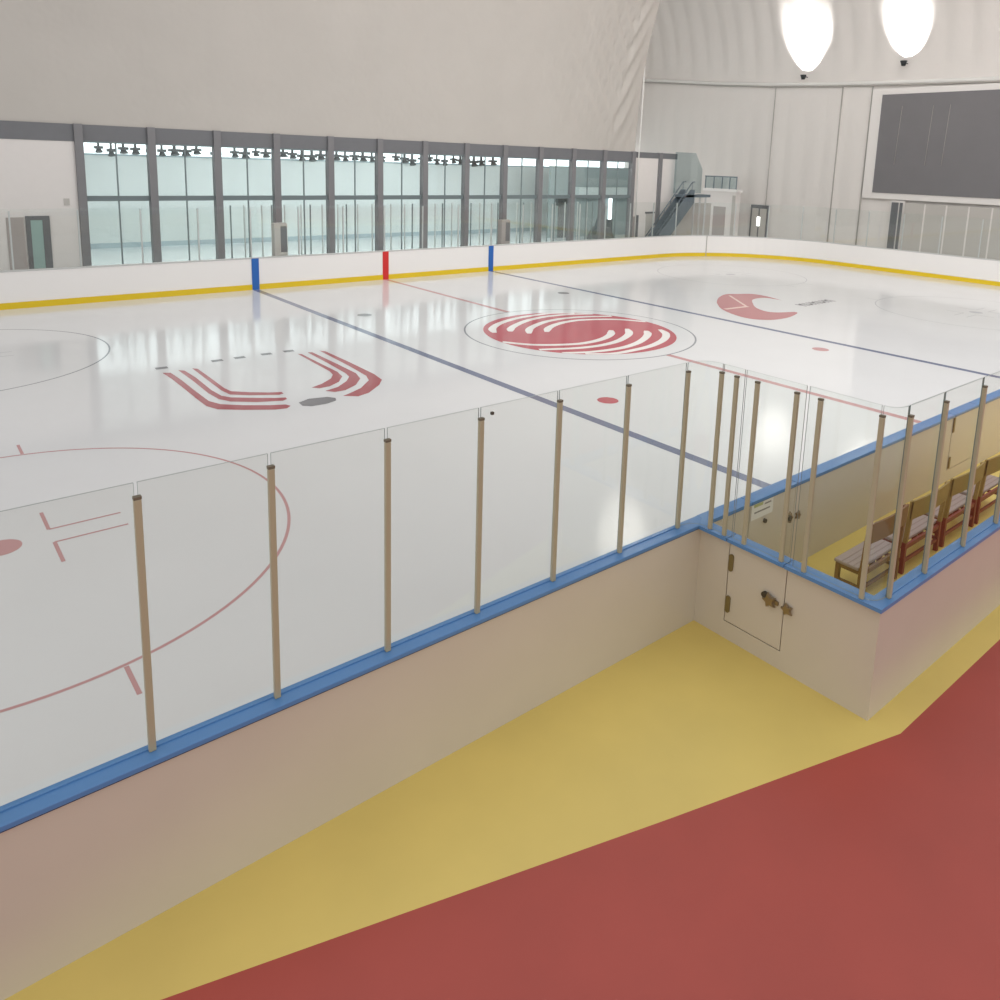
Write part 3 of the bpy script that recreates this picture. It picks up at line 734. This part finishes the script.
# ------------------------------------------------------------------ big screen and things along the end wall
sb = thing('video_screen', 'large dark grey screen in white frame on the end wall', 'screen', (XE-.3, 17, 5))
box('screen_face', (XE-.42, 10.4, 5.03), (XE-.30, 23.85, 12.50), 'score', sb)
box('screen_frame', (XE-.36, 9.6, 4.55), (XE-.14, 24.7, 12.95), 'score_frame', sb, bevel=.03)
for y in (22.1, 19.8, 18.6): 
    bm = bmesh.new(); bm_tube(bm, [(XE-.45, y+.25, 7.0+.2*y/20), (XE-.45, y+.1, 11.6)], .022, 5); obj('screen_cord', bm, 'rope', sb)
pt = thing('wall_partition_panel', 'pale grey panelled partition below the dark screen', 'partition', (XE-.5, 17, ZF))
for k in range(7):
    y1 = 21.1 - 1.55*k; box('panel', (XE-.55, y1-1.45, ZF), (XE-.45, y1, 4.35), 'part_grey', pt); box('panel_strip', (XE-.58, y1-1.55, ZF), (XE-.44, y1-1.45, 4.35), 'panel', pt)
d6 = sroot('door_6', (XE-.4, 21.8, ZF), 'dark narrow door left of the panelled partition')
box('door_frame', (XE-.35, 21.2, ZF), (XE-.12, 22.3, 4.50), 'panel', d6); box('door_leaf', (XE-.42, 21.68, ZF), (XE-.35, 22.2, 4.35), 'door_dark', d6); box('door_leaf', (XE-.42, 21.36, ZF), (XE-.35, 21.56, 4.35), 'door_dark', d6)
d7 = sroot('door_7', (XE-.4, 34, ZF), 'grey glazed door with a small bright lamp')
box('door_frame', (XE-.3, 33.15, ZF), (XE-.12, 34.95, 3.40), 'door_dark', d7); box('door_leaf', (XE-.36, 34.1, ZF), (XE-.3, 34.75, 3.1), 'part_grey', d7); box('door_leaf', (XE-.36, 33.3, ZF), (XE-.3, 33.95, 3.1), 'part_grey', d7)
box('door_lamp', (XE-.40, 33.88, 1.55), (XE-.36, 34.17, 2.35), 'tube', d7)
# white kiosk with railing
kx = 37.0
kk = thing('kiosk', 'white kiosk block with a railing on its roof, right of the stairs', 'kiosk', (kx, 36.4, ZF))
box('kiosk_body', (kx, 34.75, ZF), (kx+.7, 38.2, 4.50), 'panel', kk); box('roof_ledge', (kx-.12, 34.6, 4.50), (kx+.75, 38.3, 4.72), 'board_white', kk)
box('kiosk_door', (kx-.05, 35.7, ZF), (kx, 37.0, 3.15), 'door_grey', kk); box('side_gap_shade', (kx-.06, 34.75, ZF), (kx, 35.05, 4.2), 'part_grey', kk)  # grey strip at the corner is the side gap's shadow, built as a part
bm = bmesh.new(); bm_box(bm, (kx, 34.8, 4.75), (kx+.02, 38.15, 5.75)); obj('railing_glass', bm, 'glass_screen', kk)
bm = bmesh.new(); bm_box(bm, (kx-.03, 34.75, 5.75), (kx+.05, 38.2, 5.84)); 
for y in (34.78, 35.5, 36.3, 37.2, 38.12): bm_box(bm, (kx-.02, y-.03, 4.72), (kx+.04, y+.03, 5.75))
obj('railing', bm, 'steel', kk)

# staircase in front of the solid bays
st = thing('staircase', 'dark steel staircase rising to a landing at the far corner', 'stairs', (26.5, 32.6, ZF))
X0, X1, Z1, YA, YB = 23.3, 27.5, 4.35, 32.0, 32.95
NS = 14
for k in range(NS):
    x = X0 + (X1-X0)*k/NS; z = Z1*(k+1)/NS
    box('tread', (x, YA+.06, z-.05), (x+(X1-X0)/NS+.05, YB-.06, z), 'steel', st)
for y in (YA, YB-.06):
    bm = bmesh.new(); lo = [bm.verts.new((p[0], y, p[1])) for p in ((X0-.1, ZF), (X0+.5, ZF), (X1+.3, Z1-.55), (X1+.3, Z1+.45), (X1-.2, Z1+.45), (X0-.1, .75))]; hi = [bm.verts.new((v.co.x, y+.06, v.co.z)) for v in lo]
    bm.faces.new(lo); bm.faces.new(hi)
    for i in range(6): bm.faces.new((lo[i], lo[(i+1) % 6], hi[(i+1) % 6], hi[i]))
    obj('stringer', bm, 'steel', st)
    bm = bmesh.new(); bm_tube(bm, [(X0+.1, y+.03, 1.2), (X1, y+.03, Z1+1.05), (X1+.3, y+.03, Z1+1.05)], .04, 6)
    for k in range(7):
        t = k/6; bm_tube(bm, [(X0+.1+(X1-X0-.1)*t, y+.03, .1+Z1*t), (X0+.1+(X1-X0-.1)*t, y+.03, 1.2+(Z1-.15)*t)], .025, 5)
    obj('handrail', bm, 'steel', st)
box('landing', (26.6, YA, Z1-.12), (29.8, YB, Z1+.08), 'steel', st)
for x in (27.9, 28.6, 29.3): box('landing_post', (x-.05, YA+.02, ZF), (x+.05, YA+.12, Z1-.12), 'rail_grey', st)
bm = bmesh.new(); a = [(26.4, 4.5), (29.75, 4.5), (29.75, 6.4), (28.8, 7.62), (26.4, 7.62)]
lo = [bm.verts.new((p[0], YB-.03, p[1])) for p in a]; hi = [bm.verts.new((p[0], YB, p[1])) for p in a]
bm.faces.new(lo); bm.faces.new(hi)
for i in range(5): bm.faces.new((lo[i], lo[(i+1) % 5], hi[(i+1) % 5], hi[i]))
obj('glass_screen', bm, 'glass_screen', st, label='grey glass screen with a cut corner')
hw = thing('half_wall', 'pale rounded half wall under the stair landing', 'wall'); bm = bmesh.new()
bm_prism(bm, [(27.4 + .5*math.cos(a), 33.2 + .2*math.sin(a)) for a in [PI/2 + PI*k/10 for k in range(11)]] + [(31.3, 33.0), (31.3, 33.4)], ZF, 3.7); obj('wall_body', bm, 'part_grey', hw)

# ------------------------------------------------------------------ light
wd = bpy.data.worlds.new('World'); sc.world = wd; wd.use_nodes = True
bg = wd.node_tree.nodes['Background']; bg.inputs['Color'].default_value = (0.995, 0.995, 1.0, 1); bg.inputs['Strength'].default_value = 0.88
def area(name, loc, size, energy, target=None, col=(1, .99, .97)):
    L = bpy.data.lights.new(name, 'AREA'); L.shape = 'DISK'; L.size = size; L.energy = energy; L.color = col
    o = bpy.data.objects.new(name, L); COL.objects.link(o); o.location = loc
    d = Vector(target or (loc[0], loc[1], 0)) - Vector(loc); o.rotation_euler = d.to_track_quat('-Z', 'Y').to_euler()
    return o
area('end_wall_fill', (4, 0, 27), 38, 7000, (34, 24, 9))  # added fill light for the end wall, not a fixture of the dome
for x in (-9, 1, 11, 20):
    L = area('hall_fill', (x, 34.5, 7.7), 1, 800, (x, 50, 3)); L.data.shape = 'RECTANGLE'; L.data.size = 9; L.data.size_y = 0.7  # added fill lights hidden behind the header, brightening the hall
# ------------------------------------------------------------------ camera
cam = bpy.data.cameras.new('Camera'); co = bpy.data.objects.new('Camera', cam); COL.objects.link(co); sc.camera = co
CAMQ = (776.97936, 531.21627, 302.18321, 0.70151, -0.17752, 0.03249, -20.7935, -6.37832, 6.4676)
f, cx, cy, yaw, pitch, roll, px, py, pz = CAMQ
F = Vector((math.sin(yaw)*math.cos(pitch), math.cos(yaw)*math.cos(pitch), math.sin(pitch))); R = Vector((math.cos(yaw), -math.sin(yaw), 0)); Uv = R.cross(F)
c, s = math.cos(roll), math.sin(roll); R2 = R*c + Uv*s; U2 = Uv*c - R*s
co.matrix_world = Matrix(((R2.x, U2.x, -F.x, px), (R2.y, U2.y, -F.y, py), (R2.z, U2.z, -F.z, pz), (0, 0, 0, 1)))
cam.sensor_width = 36; cam.sensor_fit = 'HORIZONTAL'; cam.lens = 36*f/1000; cam.shift_x = (500-cx)/1000; cam.shift_y = (cy-500)/1000; cam.clip_end = 300

sc.cycles.transparent_max_bounces = 40
sc.cycles.max_bounces = 8; sc.cycles.diffuse_bounces = 4
sc.cycles.use_denoising = True
sc.view_settings.view_transform = 'Standard'; sc.view_settings.look = 'None'; sc.view_settings.exposure = 0.0; sc.view_settings.gamma = 1.0; sc.view_settings.use_curve_mapping = False
